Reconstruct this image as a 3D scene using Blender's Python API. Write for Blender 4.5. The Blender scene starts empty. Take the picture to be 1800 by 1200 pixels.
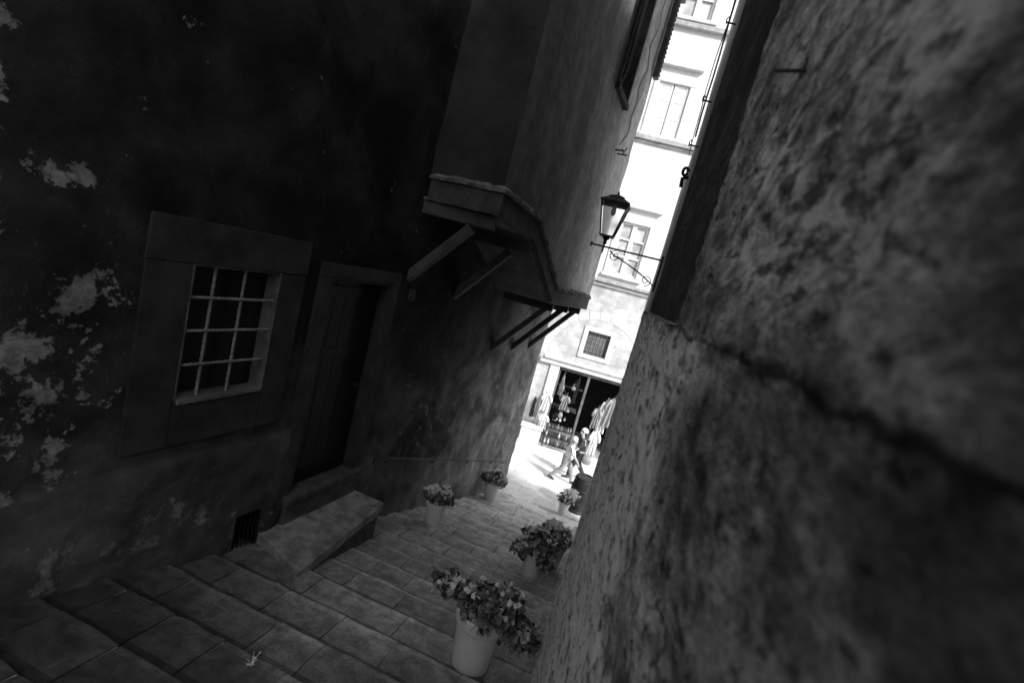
import bpy, math, random
from mathutils import Vector, Matrix, noise
random.seed(4)
S=bpy.context.scene
COL=S.collection
R=random.uniform

# ------------------------------------------------------------------ materials
def newmat(name):
    m=bpy.data.materials.new(name); m.use_nodes=True
    nt=m.node_tree; b=nt.nodes['Principled BSDF']
    return m,nt,b
def mth(nt,op,a,b=None,c=None,clamp=False):
    n=nt.nodes.new('ShaderNodeMath'); n.operation=op; n.use_clamp=clamp
    for i,v in enumerate((a,b,c)):
        if v is None: continue
        if isinstance(v,(int,float)): n.inputs[i].default_value=v
        else: nt.links.new(v,n.inputs[i])
    return n.outputs[0]
def smooth(nt,v,lo,hi,a=0.0,b=1.0):
    n=nt.nodes.new('ShaderNodeMapRange'); n.interpolation_type='SMOOTHSTEP'
    nt.links.new(v,n.inputs[0])
    n.inputs[1].default_value=lo; n.inputs[2].default_value=hi
    n.inputs[3].default_value=a; n.inputs[4].default_value=b
    return n.outputs[0]
def noi(nt,co,scale,detail=6,rough=.6,dist=0.0):
    n=nt.nodes.new('ShaderNodeTexNoise'); nt.links.new(co,n.inputs['Vector'])
    n.inputs['Scale'].default_value=scale; n.inputs['Detail'].default_value=detail
    n.inputs['Roughness'].default_value=rough; n.inputs['Distortion'].default_value=dist
    return n.outputs[0]
def setcol(nt,b,val):
    c=nt.nodes.new('ShaderNodeCombineColor')
    for i in range(3): nt.links.new(val,c.inputs[i])
    nt.links.new(c.outputs[0],b.inputs['Base Color'])
def bump(nt,b,h,strength,dist=.02):
    n=nt.nodes.new('ShaderNodeBump'); n.inputs['Strength'].default_value=strength
    n.inputs['Distance'].default_value=dist
    nt.links.new(h,n.inputs['Height']); nt.links.new(n.outputs[0],b.inputs['Normal'])
def lerp(nt,a,b,f):
    d=mth(nt,'SUBTRACT',b,a) ; p=mth(nt,'MULTIPLY',d,f); return mth(nt,'ADD',a,p)
def mapped(nt,tc,scale,rot=(0,0,0)):
    mp=nt.nodes.new('ShaderNodeMapping'); nt.links.new(tc,mp.inputs[0]); mp.inputs['Scale'].default_value=scale; mp.inputs['Rotation'].default_value=rot
    return mp.outputs[0]

def simple(name,lo,hi,scale=6,rough=.85,bs=.3,bscale=40,metal=0.0,spec=.3,tone=False):
    m,nt,b=newmat(name)
    co=nt.nodes.new('ShaderNodeTexCoord').outputs['Object']
    n=noi(nt,co,scale,8,.65)
    f=smooth(nt,n,.3,.7,lo,hi)
    if tone:
        at=nt.nodes.new('ShaderNodeAttribute'); at.attribute_name='tone'; f=mth(nt,'MULTIPLY',f,at.outputs['Fac'])
    setcol(nt,b,f)
    b.inputs['Roughness'].default_value=rough; b.inputs['Metallic'].default_value=metal
    b.inputs['Specular IOR Level'].default_value=spec
    if bs: bump(nt,b,noi(nt,co,bscale,6,.7),bs,.01)
    return m

def plaster_left():
    m,nt,b=newmat('old_dark_plaster')
    tc=nt.nodes.new('ShaderNodeTexCoord').outputs['Object']
    sp=nt.nodes.new('ShaderNodeSeparateXYZ'); nt.links.new(tc,sp.inputs[0])
    y,z=sp.outputs[1],sp.outputs[2]
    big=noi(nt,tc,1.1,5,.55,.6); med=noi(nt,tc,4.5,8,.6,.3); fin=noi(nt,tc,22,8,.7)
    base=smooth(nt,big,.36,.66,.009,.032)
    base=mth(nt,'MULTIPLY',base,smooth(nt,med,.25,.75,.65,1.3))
    base=mth(nt,'MULTIPLY',base,smooth(nt,y,3.6,9.3,1.0,5.0))  # street-end light put into the plaster colour
    base=mth(nt,'MULTIPLY',base,smooth(nt,z,-2.9,-.2,2.6,1.0))  # lower wall painted lighter, as if lit near the floor
    zz=mth(nt,'ADD',z,mth(nt,'MULTIPLY',med,.08))
    pl=smooth(nt,zz,-1.76,-1.70,1.0,0.0)
    ne=smooth(nt,y,3.2,3.4,1.0,0.0)
    base=mth(nt,'ADD',base,mth(nt,'MULTIPLY',mth(nt,'MULTIPLY',pl,ne),smooth(nt,med,.3,.7,.02,.045)))
    zr=mth(nt,'ADD',zz,mth(nt,'MULTIPLY',mth(nt,'SUBTRACT',y,4.5),.30))
    band=mth(nt,'MULTIPLY',smooth(nt,zr,-2.40,-2.34,1.0,0.0),smooth(nt,y,4.3,4.5))
    base=mth(nt,'ADD',base,mth(nt,'MULTIPLY',band,.045))
    spots=[(1.70,-.10,.17,.10,.235),(1.76,-.70,.24,.27,.22),(1.64,-1.15,.40,.50,.18),(1.38,.2,.07,.7,.20),
           (1.6,-1.62,.45,.25,.16),(2.1,-2.25,.9,.30,.16),(3.0,-2.65,.8,.25,.12),(6.2,-2.2,2.0,.75,.10),(7.6,-2.0,1.6,.9,.14),(5.1,-1.9,.6,.5,.08),(8.9,-3.3,.6,1.3,.19)]
    acc=None
    for (cy,cz,ry,rz,w) in spots:
        dy=mth(nt,'DIVIDE',mth(nt,'SUBTRACT',y,cy),ry); dz=mth(nt,'DIVIDE',mth(nt,'SUBTRACT',z,cz),rz)
        r=mth(nt,'ADD',mth(nt,'MULTIPLY',dy,dy),mth(nt,'MULTIPLY',dz,dz))
        g=mth(nt,'MULTIPLY',mth(nt,'EXPONENT',mth(nt,'MULTIPLY',r,-1.0)),w)
        acc=g if acc is None else mth(nt,'MAXIMUM',acc,g)
    pn=mth(nt,'ADD',noi(nt,tc,6.0,14,.68,.1),mth(nt,'MULTIPLY',mth(nt,'SUBTRACT',noi(nt,tc,34,4,.6),.5),.22))
    pk=mth(nt,'ADD',pn,acc)
    mask=mth(nt,'MULTIPLY',smooth(nt,pk,.676,.684),smooth(nt,pk,.67,.74,.65,1.0))
    sn=noi(nt,mapped(nt,tc,(1,1,.25),(.5,0,0)),26,3,.5,1.2)
    scr=mth(nt,'MULTIPLY',smooth(nt,mth(nt,'ABSOLUTE',mth(nt,'SUBTRACT',sn,.5)),.0,.008,1.0,0.0),smooth(nt,mth(nt,'ADD',med,acc),.55,.68))
    light=mth(nt,'MULTIPLY',mth(nt,'MULTIPLY',smooth(nt,fin,.3,.7,.12,.26),smooth(nt,med,.3,.7,.6,1.3)),smooth(nt,y,5,9,1.0,1.4))  # flakes brightened toward the street as well
    c=lerp(nt,base,light,mask)
    c=mth(nt,'ADD',c,mth(nt,'MULTIPLY',scr,.05))
    setcol(nt,b,c); b.inputs['Roughness'].default_value=.9; b.inputs['Specular IOR Level'].default_value=.12
    h=mth(nt,'SUBTRACT',mth(nt,'ADD',mth(nt,'MULTIPLY',fin,.45),mth(nt,'MULTIPLY',med,.8)),mth(nt,'MULTIPLY',mask,.3))
    bump(nt,b,h,.75,.03)
    return m
def plaster_jetty():
    m,nt,b=newmat('grey_plaster')
    tc=nt.nodes.new('ShaderNodeTexCoord').outputs['Object']
    sp=nt.nodes.new('ShaderNodeSeparateXYZ'); nt.links.new(tc,sp.inputs[0])
    big=noi(nt,mapped(nt,tc,(1,1,.3)),1.6,6,.6,.5); med=noi(nt,tc,7,8,.65); fin=noi(nt,tc,40,6,.7)
    base=smooth(nt,big,.3,.7,.18,.36)
    base=mth(nt,'MULTIPLY',base,smooth(nt,med,.25,.75,.7,1.25))
    base=mth(nt,'MULTIPLY',base,smooth(nt,sp.outputs[1],4.6,8.8,.5,1.6))  # light from the street end painted into the plaster colour
    spots=smooth(nt,noi(nt,tc,3.3,9,.75,.8),.70,.72)
    base=mth(nt,'MULTIPLY',base,mth(nt,'SUBTRACT',1.0,mth(nt,'MULTIPLY',spots,.6)))
    setcol(nt,b,base); b.inputs['Roughness'].default_value=.9; b.inputs['Specular IOR Level'].default_value=.2
    bump(nt,b,mth(nt,'ADD',med,mth(nt,'MULTIPLY',fin,.3)),.4,.02)
    return m
def stone_right():
    m,nt,b=newmat('rough_sandstone')
    tc=nt.nodes.new('ShaderNodeTexCoord').outputs['Object']
    sp=nt.nodes.new('ShaderNodeSeparateXYZ'); nt.links.new(tc,sp.inputs[0])
    y,z=sp.outputs[1],sp.outputs[2]
    mm=mapped(nt,tc,(1,.5,1.0))
    big=noi(nt,mm,5.0,5,.6,0.1); hug=noi(nt,mapped(nt,tc,(1,.6,1)),2.6,4,.55,.2); med=noi(nt,mm,17,12,.80,0.0); fin=noi(nt,mapped(nt,tc,(1,.5,1)),110,8,.85)
    base=smooth(nt,big,.36,.62,.24,.64)
    base=mth(nt,'MULTIPLY',base,smooth(nt,hug,.38,.60,.55,1.30))
    base=mth(nt,'MULTIPLY',base,smooth(nt,med,.40,.60,.36,1.35))
    base=mth(nt,'MULTIPLY',base,smooth(nt,fin,.35,.65,.55,1.35))
    lo=mth(nt,'MULTIPLY',smooth(nt,mth(nt,'ADD',z,mth(nt,'MULTIPLY',big,.1)),-.10,.02,1.0,0.0),smooth(nt,y,.75,1.4))  # bright strip of glancing street light painted low along the wall edge
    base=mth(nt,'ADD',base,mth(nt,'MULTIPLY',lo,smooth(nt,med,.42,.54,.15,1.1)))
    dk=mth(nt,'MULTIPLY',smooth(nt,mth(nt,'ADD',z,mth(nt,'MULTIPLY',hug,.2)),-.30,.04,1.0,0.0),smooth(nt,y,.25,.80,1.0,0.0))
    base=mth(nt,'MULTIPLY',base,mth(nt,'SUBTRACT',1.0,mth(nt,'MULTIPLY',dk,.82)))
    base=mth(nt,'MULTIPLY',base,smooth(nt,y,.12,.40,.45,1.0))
    jn=noi(nt,tc,5,6,.7)
    jd=mth(nt,'ABSOLUTE',mth(nt,'ADD',mth(nt,'ADD',z,.04),mth(nt,'MULTIPLY',mth(nt,'SUBTRACT',jn,.5),.07)))
    cr=mth(nt,'MULTIPLY',smooth(nt,mth(nt,'MULTIPLY',jd,smooth(nt,big,.4,.6,.45,2.0)),.001,.009,1.0,0.0),smooth(nt,y,.3,1.3,.9,.55))
    base=mth(nt,'MULTIPLY',base,mth(nt,'SUBTRACT',1.0,cr))
    rec=mth(nt,'MULTIPLY',smooth(nt,z,-.038,-.034),smooth(nt,y,1.376,1.38))
    pn=mth(nt,'ADD',noi(nt,mm,30,6,.70,.1),mth(nt,'MULTIPLY',mth(nt,'SUBTRACT',hug,.5),.35))
    pit=smooth(nt,pn,.57,.65)
    base=mth(nt,'MULTIPLY',base,mth(nt,'SUBTRACT',1.0,mth(nt,'MULTIPLY',pit,.72)))
    base=mth(nt,'MINIMUM',base,.88)
    base=mth(nt,'MULTIPLY',base,mth(nt,'SUBTRACT',1.0,mth(nt,'MULTIPLY',rec,.92)))
    setcol(nt,b,base); b.inputs['Roughness'].default_value=.92; b.inputs['Specular IOR Level'].default_value=.2
    bump(nt,b,mth(nt,'SUBTRACT',mth(nt,'SUBTRACT',mth(nt,'ADD',mth(nt,'MULTIPLY',med,.9),mth(nt,'MULTIPLY',fin,.5)),pit),cr),.9,.012)
    return m
def facade_mat():
    m,nt,b=newmat('pale_facade')
    tc=nt.nodes.new('ShaderNodeTexCoord').outputs['Object']
    sp=nt.nodes.new('ShaderNodeSeparateXYZ'); nt.links.new(tc,sp.inputs[0])
    x,z=sp.outputs[0],sp.outputs[2]
    cb=nt.nodes.new('ShaderNodeCombineXYZ'); nt.links.new(x,cb.inputs[0]); nt.links.new(z,cb.inputs[1])
    br=nt.nodes.new('ShaderNodeTexBrick'); nt.links.new(cb.outputs[0],br.inputs[0])
    br.inputs['Scale'].default_value=1.0; br.inputs['Brick Width'].default_value=.62; br.inputs['Row Height'].default_value=.31
    br.inputs['Mortar Size'].default_value=.008; br.inputs['Color1'].default_value=(.46,.46,.46,1); br.inputs['Color2'].default_value=(.55,.55,.55,1)
    br.inputs['Mortar'].default_value=(.42,.42,.42,1)
    bw=nt.nodes.new('ShaderNodeRGBToBW'); nt.links.new(br.outputs[0],bw.inputs[0])
    med=noi(nt,tc,3,8,.65,.3)
    low=mth(nt,'MULTIPLY',bw.outputs[0],smooth(nt,med,.3,.7,.75,1.2))
    up=smooth(nt,med,.3,.7,.70,.82)
    c=lerp(nt,low,up,smooth(nt,z,.25,.3))
    setcol(nt,b,c); b.inputs['Roughness'].default_value=.9
    bump(nt,b,mth(nt,'ADD',bw.outputs[0],mth(nt,'MULTIPLY',med,.4)),.2,.02)
    return m
def slab_mat():
    m,nt,b=newmat('worn_paving_stone')
    tc=nt.nodes.new('ShaderNodeTexCoord').outputs['Object']
    sp=nt.nodes.new('ShaderNodeSeparateXYZ'); nt.links.new(tc,sp.inputs[0])
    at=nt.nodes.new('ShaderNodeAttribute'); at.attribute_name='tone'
    big=noi(nt,tc,1.7,6,.6,.4); med=noi(nt,tc,9,9,.74,.3); fin=noi(nt,tc,70,6,.75)
    base=smooth(nt,big,.3,.7,.34,.56)
    base=mth(nt,'MULTIPLY',base,smooth(nt,med,.32,.68,.5,1.28))
    base=mth(nt,'MULTIPLY',base,smooth(nt,fin,.3,.7,.75,1.2))
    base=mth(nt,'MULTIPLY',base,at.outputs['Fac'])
    base=mth(nt,'MULTIPLY',base,smooth(nt,sp.outputs[0],-2.9,-1.2,.20,1.0))  # shade along the left wall painted into the slab colour
    base=mth(nt,'MULTIPLY',base,smooth(nt,sp.outputs[1],1.4,3.4,.28,1.0))  # near corner shade, also painted
    base=mth(nt,'MULTIPLY',base,smooth(nt,sp.outputs[1],4.0,9.2,1.0,1.8))  # bounced street light painted onto the lower steps
    base=mth(nt,'MINIMUM',base,.85)
    setcol(nt,b,base)
    nt.links.new(smooth(nt,med,.3,.7,.5,.85),b.inputs['Roughness']); b.inputs['Specular IOR Level'].default_value=.35
    bump(nt,b,mth(nt,'ADD',med,mth(nt,'MULTIPLY',fin,.5)),.8,.015)
    return m
def street_mat():
    m,nt,b=newmat('pale_street_paving')
    tc=nt.nodes.new('ShaderNodeTexCoord').outputs['Object']
    br=nt.nodes.new('ShaderNodeTexBrick'); nt.links.new(tc,br.inputs[0])
    br.inputs['Scale'].default_value=1.0; br.inputs['Brick Width'].default_value=.8; br.inputs['Row Height'].default_value=.4
    br.inputs['Mortar Size'].default_value=.012; br.inputs['Color1'].default_value=(.66,.66,.66,1); br.inputs['Color2'].default_value=(.76,.76,.76,1)
    br.inputs['Mortar'].default_value=(.54,.54,.54,1)
    bw=nt.nodes.new('ShaderNodeRGBToBW'); nt.links.new(br.outputs[0],bw.inputs[0])
    med=noi(nt,tc,2.5,8,.65,.3)
    setcol(nt,b,mth(nt,'MULTIPLY',bw.outputs[0],smooth(nt,med,.3,.7,.85,1.12)))
    b.inputs['Roughness'].default_value=.7
    bump(nt,b,bw.outputs[0],.3,.02)
    return m

M_left=plaster_left(); M_jet=plaster_jetty(); M_right=stone_right(); M_fac=facade_mat(); M_slab=slab_mat(); M_street=street_mat()
M_near=simple('dim_grey_plaster',.018,.050,1.6,.9,.5,18)  # darker copy of the grey plaster; near face's shade put in the colour
M_frame=simple('grey_stone_frame',.012,.040,4,.85,.9,25)
M_jamb=simple('door_jamb_stone',.020,.050,4,.85,.9,25)
M_fascia=simple('fascia_plaster',.035,.09,5,.85,.6,35)
M_reveal=simple('pale_reveal_plaster',.06,.13,7,.85,.5,45)
M_step=simple('worn_step_stone',.13,.34,7,.8,.7,30)
M_sill=simple('dark_sill_stone',.04,.10,9,.8,.7,30)
M_coping=simple('cement_coping',.07,.22,9,.9,.9,40)
M_wood=simple('dark_wood',.03,.07,4,.7,.4,60)
M_beam=simple('weathered_beam',.05,.11,4,.75,.5,60)
M_soffit=simple('grey_soffit_boards',.08,.18,4,.8,.5,40)
M_doorw=simple('black_door_wood',.006,.014,4,.5,.3,60)
M_dark=simple('black_interior',.006,.012,4,.9,0)
M_iron=simple('wrought_iron',.02,.05,12,.5,.3,80,.6)
M_bar=simple('worn_iron_bar',.13,.25,12,.55,.3,80)
M_mortar=simple('joint_mortar',.26,.46,12,.95,.6,60)
M_terra=simple('pale_terracotta',.82,.90,6,.55,.15,60)
M_soil=simple('soil',.02,.05,20,.95,.6,60)
M_leaf=simple('geranium_leaf',.10,.42,9,.40,.2,60,0,.6,True)
M_stem=simple('plant_stem',.12,.22,9,.6,0)
M_petal=simple('pale_petal',.85,.92,20,.6,0)
M_trim=simple('pale_stone_trim',.52,.66,5,.85,.2,40)
M_trimdk=simple('weathered_string_course',.28,.48,5,.85,.3,30)
M_white=simple('white_painted_wood',.74,.84,6,.6,.1,40)
M_skin=simple('skin',.35,.45,6,.6,0)
M_lc=simple('light_cloth',.60,.76,9,.9,.2,50)
M_mc=simple('mid_cloth',.2,.34,9,.9,.2,50)
M_dc=simple('dark_cloth',.02,.05,9,.9,.2,50)
M_roof=simple('roof_tiles',.10,.2,5,.9,.5,20)
M_ground=simple('earth',.12,.2,1,.95,.3,10)
def glassm(name,lo,rough=.15):
    m,nt,b=newmat(name); tc=nt.nodes.new('ShaderNodeTexCoord').outputs['Object']
    setcol(nt,b,smooth(nt,noi(nt,tc,2.0,2),.3,.7,lo*.7,lo*1.3)); b.inputs['Roughness'].default_value=rough; b.inputs['Specular IOR Level'].default_value=.8
    return m
M_glass=glassm('pale_window_glass',.50); M_gglass=glassm('grey_window_glass',.26); M_sglass=glassm('dim_glass',.006,.5)  # facade panes simply given a pale base colour
m,nt,b=newmat('lantern_glass'); b.inputs['Base Color'].default_value=(.92,.92,.92,1); b.inputs['Roughness'].default_value=.2
b.inputs['Transmission Weight'].default_value=.92; b.inputs['IOR'].default_value=1.15; M_lglass=m

# ------------------------------------------------------------------ builders
def top(name,label,cat,loc=(0,0,0),group=None):
    e=bpy.data.objects.new(name,None); e.empty_display_size=.2; e.location=loc; COL.objects.link(e)
    e['label']=label; e['category']=cat
    if group: e['group']=group
    return e
def link(o,parent=None):
    COL.objects.link(o)
    if parent is not None:
        o.parent=parent
        if parent.type=='EMPTY': o.matrix_parent_inverse=Matrix.Translation(-Vector(parent.location))
    return o
def meta(o,label,cat,group=None):
    o['label']=label; o['category']=cat
    if group:o['group']=group
    return o
class MB:
    def __init__(s): s.v=[]; s.f=[]; s.m=[]; s.tone=[]
    def box(s,f,u0,u1,z0,z1,d0,d1,mi=0,j=0.0,tone=1.0):
        i=len(s.v)
        for (u,z,d) in ((u0,z0,d0),(u1,z0,d0),(u1,z1,d0),(u0,z1,d0),(u0,z0,d1),(u1,z0,d1),(u1,z1,d1),(u0,z1,d1)):
            p=f(u,z,d)
            if j: p=p+Vector((R(-j,j),R(-j,j),R(-j,j)))
            s.v.append(p)
        for q in ((0,3,2,1),(4,5,6,7),(0,1,5,4),(1,2,6,5),(2,3,7,6),(3,0,4,7)):
            s.f.append(tuple(i+k for k in q)); s.m.append(mi); s.tone.append(tone)
    def tube(s,pts,r,n=8,mi=0,cap=True):
        pts=[Vector(p) for p in pts]; rs=r if isinstance(r,(list,tuple)) else [r]*len(pts)
        i0=len(s.v); up=None
        for k,p in enumerate(pts):
            t=(pts[min(k+1,len(pts)-1)]-pts[max(k-1,0)]).normalized()
            if up is None:
                a=Vector((0,0,1)) if abs(t.z)<.9 else Vector((1,0,0)); up=(a-t*a.dot(t)).normalized()
            else: up=(up-t*up.dot(t)).normalized()
            w=t.cross(up)
            for q in range(n):
                a=2*math.pi*q/n; s.v.append(p+(up*math.cos(a)+w*math.sin(a))*rs[k])
        for k in range(len(pts)-1):
            for q in range(n):
                a=i0+k*n+q; b_=i0+k*n+(q+1)%n; s.f.append((a,b_,b_+n,a+n)); s.m.append(mi); s.tone.append(1)
        if cap:
            s.f.append(tuple(i0+q for q in range(n))[::-1]); s.m.append(mi); s.tone.append(1)
            e=i0+(len(pts)-1)*n; s.f.append(tuple(e+q for q in range(n))); s.m.append(mi); s.tone.append(1)
    def lathe(s,c,prof,n=28,mi=0,wob=0.0,sq=False):
        c=Vector(c); i0=len(s.v)
        for (r,z) in prof:
            for q in range(n):
                a=2*math.pi*(q+(.5 if sq else 0))/n; s.v.append(c+Vector((r*math.cos(a),r*math.sin(a),z)))
        for k in range(len(prof)-1):
            for q in range(n):
                a=i0+k*n+q; b_=i0+k*n+(q+1)%n; s.f.append((a,b_,b_+n,a+n)); s.m.append(mi); s.tone.append(1)
    def face(s,pts,mi=0):
        i=len(s.v); s.v+= [Vector(p) for p in pts]; s.f.append(tuple(range(i,i+len(pts)))); s.m.append(mi); s.tone.append(1)
    def build(s,name,mats,parent=None,bevel=0,smooth=False,seg=2,recalc=True):
        me=bpy.data.meshes.new(name); me.from_pydata([tuple(p) for p in s.v],[],s.f)
        if not isinstance(mats,(list,tuple)): mats=[mats]
        for m_ in mats: me.materials.append(m_)
        me.polygons.foreach_set('material_index',s.m)
        if smooth: me.polygons.foreach_set('use_smooth',[True]*len(s.f))
        at=me.attributes.new('tone','FLOAT','FACE'); at.data.foreach_set('value',[float(t) for t in s.tone])
        if recalc:
            import bmesh
            bm=bmesh.new(); bm.from_mesh(me); bmesh.ops.recalc_face_normals(bm,faces=bm.faces); bm.to_mesh(me); bm.free()
        o=bpy.data.objects.new(name,me); link(o,parent)
        if bevel:
            bv=o.modifiers.new('b','BEVEL'); bv.width=bevel; bv.segments=seg; bv.limit_method='ANGLE'
        return o
def lin(a,b,step,extra=()):
    n=max(1,int(round((b-a)/step))); L=[a+(b-a)*i/n for i in range(n+1)]
    ex=[e for e in extra if a<=e<=b]
    L=[x for x in L if x in (a,b) or all(abs(x-e)>step*.35 for e in ex)]
    return sorted(set(L+ex))
def fbm(p,o=4):
    t=0;a=1
    for i in range(o): t+=a*noise.noise(p); p=p*2.03+Vector((3.1,1.7,.3)); a*=.5
    return t
def grid(name,f,us,zs,holes,dfun,mat,parent=None,smooth=True):
    V=[];F=[];nu=len(us)
    for z in zs:
        for u in us: V.append(tuple(f(u,z,dfun(u,z))))
    for j in range(len(zs)-1):
        for i in range(nu-1):
            cu=(us[i]+us[i+1])/2; cz=(zs[j]+zs[j+1])/2
            if any(h[0]<cu<h[1] and h[2]<cz<h[3] for h in holes): continue
            a=j*nu+i; F.append((a,a+1,a+nu+1,a+nu))
    me=bpy.data.meshes.new(name); me.from_pydata(V,[],F); me.materials.append(mat)
    if smooth: me.polygons.foreach_set('use_smooth',[True]*len(F))
    o=bpy.data.objects.new(name,me); link(o,parent); return o

def LW(y,z,d=0): return Vector((-2.916+.146*y+d*.9895, y-d*.1445, z))
def JW(y,z,d=0): return Vector((-2.095+.146*y+d*.9895, y-d*.1445, z))
def FW(u,z,d=0): return Vector((.990*u+.139*d, 15.13+.139*u-.990*d, z))
def RW(y,z,d=0): return Vector((.18-.0367*y-d, y, z))
def XY(x,z,d=0): return Vector((x,d,z))

# ------------------------------------------------------------------ ground, street, stairs
def sheet(name,pts,mat):
    mb=MB(); mb.face(pts); o=mb.build(name,mat,recalc=False); o['kind']='structure'; return o
sheet('ground',[(-400,-400,-9),(400,-400,-9),(400,400,-9),(-400,400,-9)],M_ground)
def sz(y): return -4.59-.12*(y-9.26)
sheet('street',[(-40,9.20,sz(9.2)),(40,9.20,sz(9.2)),(40,24,sz(24)),(-40,24,sz(24))],M_street)
T=.36; RISE=.1026; LIP=.038; DROP=RISE-LIP
def stairz(y):
    k=math.floor((9.26-y)/T)
    if k<0: return sz(y)
    y1=9.26-k*T; return -4.59+LIP+RISE*k+DROP*(y1-y)/T-.005
mb=MB(); rs=random.Random(11)
k=0
while True:
    y1=9.26-k*T; y0=y1-T; zl_=-4.59+LIP+RISE*k-.005; zh_=zl_+DROP
    if y1<-4: break
    x0=-2.916+.146*y0-.12; x1=.45
    i=len(mb.v)
    for (xx,yy_,zz_) in ((x0,y0-.10,zh_-.6),(x1,y0-.10,zh_-.6),(x1,y1-.012,zl_-.6),(x0,y1-.012,zl_-.6),(x0,y0-.10,zh_-.006),(x1,y0-.10,zh_-.006),(x1,y1-.012,zl_-.006),(x0,y1-.012,zl_-.006)): mb.v.append(Vector((xx,yy_,zz_)))
    for q in ((0,3,2,1),(4,5,6,7),(0,1,5,4),(1,2,6,5),(2,3,7,6),(3,0,4,7)): mb.f.append(tuple(i+w_ for w_ in q)); mb.m.append(1); mb.tone.append(1)
    x=x0-rs.uniform(0,.3)
    while x<x1:
        w=rs.uniform(.34,.80); t=rs.uniform(.80,1.18)
        g=.005
        dz=rs.uniform(-.003,.003); jj=.006
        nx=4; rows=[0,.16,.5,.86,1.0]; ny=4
        X=[x+g+(w-2*g)*q/nx for q in range(nx+1)]; Yv=[y0+.008+(T-.008)*q for q in rows]
        base=len(mb.v)
        for b_ in range(ny+1):
            for a_ in range(nx+1):
                zz=zh_-DROP*rows[b_]+dz+.008*noise.noise(Vector((X[a_]*4,Yv[b_]*4,k)))-(.004 if b_==ny else 0)
                if a_ in (0,nx) and b_ in (0,ny): zz-=rs.uniform(0,.006)
                ex=(rs.uniform(-jj,jj)); ey=.018*noise.noise(Vector((X[a_]*7,k*3.3,1)))*(1 if b_ in(0,ny) else 0)
                edge = (a_ in (0,nx)) or (b_ in (0,ny))
                mb.v.append(Vector((X[a_]+(ex*.6 if edge else 0),Yv[b_]+ey,zz)))
        for b_ in range(ny):
            for a_ in range(nx):
                q=base+b_*(nx+1)+a_; mb.f.append((q,q+1,q+nx+2,q+nx+1)); mb.m.append(0); mb.tone.append(t*(.5,.95,1.05,1.38)[b_])  # back row dirt and painted lip shade; front row worn nosing and painted highlight
        ring=[base+a_ for a_ in range(nx+1)]+[base+b_*(nx+1)+nx for b_ in range(1,ny+1)]+[base+ny*(nx+1)+a_ for a_ in range(nx-1,-1,-1)]+[base+b_*(nx+1) for b_ in range(ny-1,0,-1)]
        lo=[]
        for r_ in ring:
            p=mb.v[r_]; lo.append(len(mb.v)); mb.v.append(Vector((p.x,p.y+(-.006 if p.y>y0+T*.9 else 0),p.z-LIP-.03)))
        for q in range(len(ring)):
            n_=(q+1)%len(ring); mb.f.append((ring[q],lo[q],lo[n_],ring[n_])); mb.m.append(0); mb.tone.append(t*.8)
        x+=w
    k+=1
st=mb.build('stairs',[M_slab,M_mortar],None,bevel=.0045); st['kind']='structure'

# ------------------------------------------------------------------ left house
LOWZ=2.45; TOPZ=5.3; TALL=6.4; TALLN=5.0; TALLM=5.1; RE=8.45; HS=1.22  # unseen roof heights and wall ends, set to block sun and admit sky light
HL=top('old_house','dark plastered old house with overhanging upper storey and barred window','house',(-2.4,3.5,-2.9))
WIN=(2.28,2.92,-1.36,-.46); DOOR=(3.40,4.21,-2.45,-.45); VENT=(2.92,3.14,-2.80,-2.47)
WF=(2.02,3.14,-1.68,-.20)
holes=[WIN,DOOR,VENT]
def near(u,z,h,w=.12):
    dx=max(h[0]-u,0,u-h[1]); dz=max(h[2]-z,0,z-h[3]); return min(1,math.hypot(dx,dz)/w)
def dl(u,z):
    fade=min(near(u,z,h) for h in [WF,DOOR,VENT])
    p=Vector((u,z,0)); d=.020*fbm(p*1.6,4)+.006*noise.noise(p*12)
    if z<-1.75+.03*noise.noise(p*6) and u<3.3: d+=.018
    if z<-2.1: d+=.025*fbm(p*6+Vector((9,2,1)),4)
    return d*fade
us=lin(HS,9.5,.05,[h for H in holes for h in H[:2]]); zs=lin(-5.2,LOWZ,.05,[h for H in holes for h in H[2:]])
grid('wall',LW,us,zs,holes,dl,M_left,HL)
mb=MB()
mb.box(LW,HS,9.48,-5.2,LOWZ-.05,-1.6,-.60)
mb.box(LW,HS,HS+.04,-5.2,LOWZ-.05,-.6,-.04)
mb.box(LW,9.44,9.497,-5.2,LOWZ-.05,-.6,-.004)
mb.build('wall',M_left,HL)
mb=MB(); mb.box(LW,HS-.06,4.40,LOWZ,LOWZ+.1,-1.7,.06); mb.build('roof',M_roof,HL)
GW=top('unseen_low_wall','unseen low plastered wall added beside the upper steps to let sky light in','wall',LW(-1,-2,0))  # out of view; kept low so skylight reaches the right wall
mb=MB(); mb.box(LW,-3.5,HS-.01,-3.2,-.95,-.35,-.02); mb.build('wall',M_near,GW,bevel=.02)
mb=MB(); mb.box(LW,-3.5,HS-.01,-.948,-.88,-.40,.03); mb.build('coping',M_coping,GW,bevel=.015)
wn=MB()
wn.box(LW,WF[0],WF[1],-.46,WF[3],-.02,.016,0,.004)
wn.box(LW,WF[0],WIN[0],WF[2]+.0,-.463,-.02,.012,0,.003)
wn.box(LW,WIN[1],WF[1],WF[2]+.0,-.463,-.02,.012,0,.003)
wn.box(LW,WIN[0]+.003,WIN[1]-.003,WF[2],-1.36,-.02,.014)
wo=wn.build('window',M_frame,HL,bevel=.006)
def bsub(mb,name,mat,parent,**k):
    o=mb.build(name,mat,None,**k); o.parent=parent; return o
r=MB()
r.box(LW,WIN[1]-.018,WIN[1]-.002,WIN[2],WIN[3],-.12,.018,0,.003)
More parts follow.
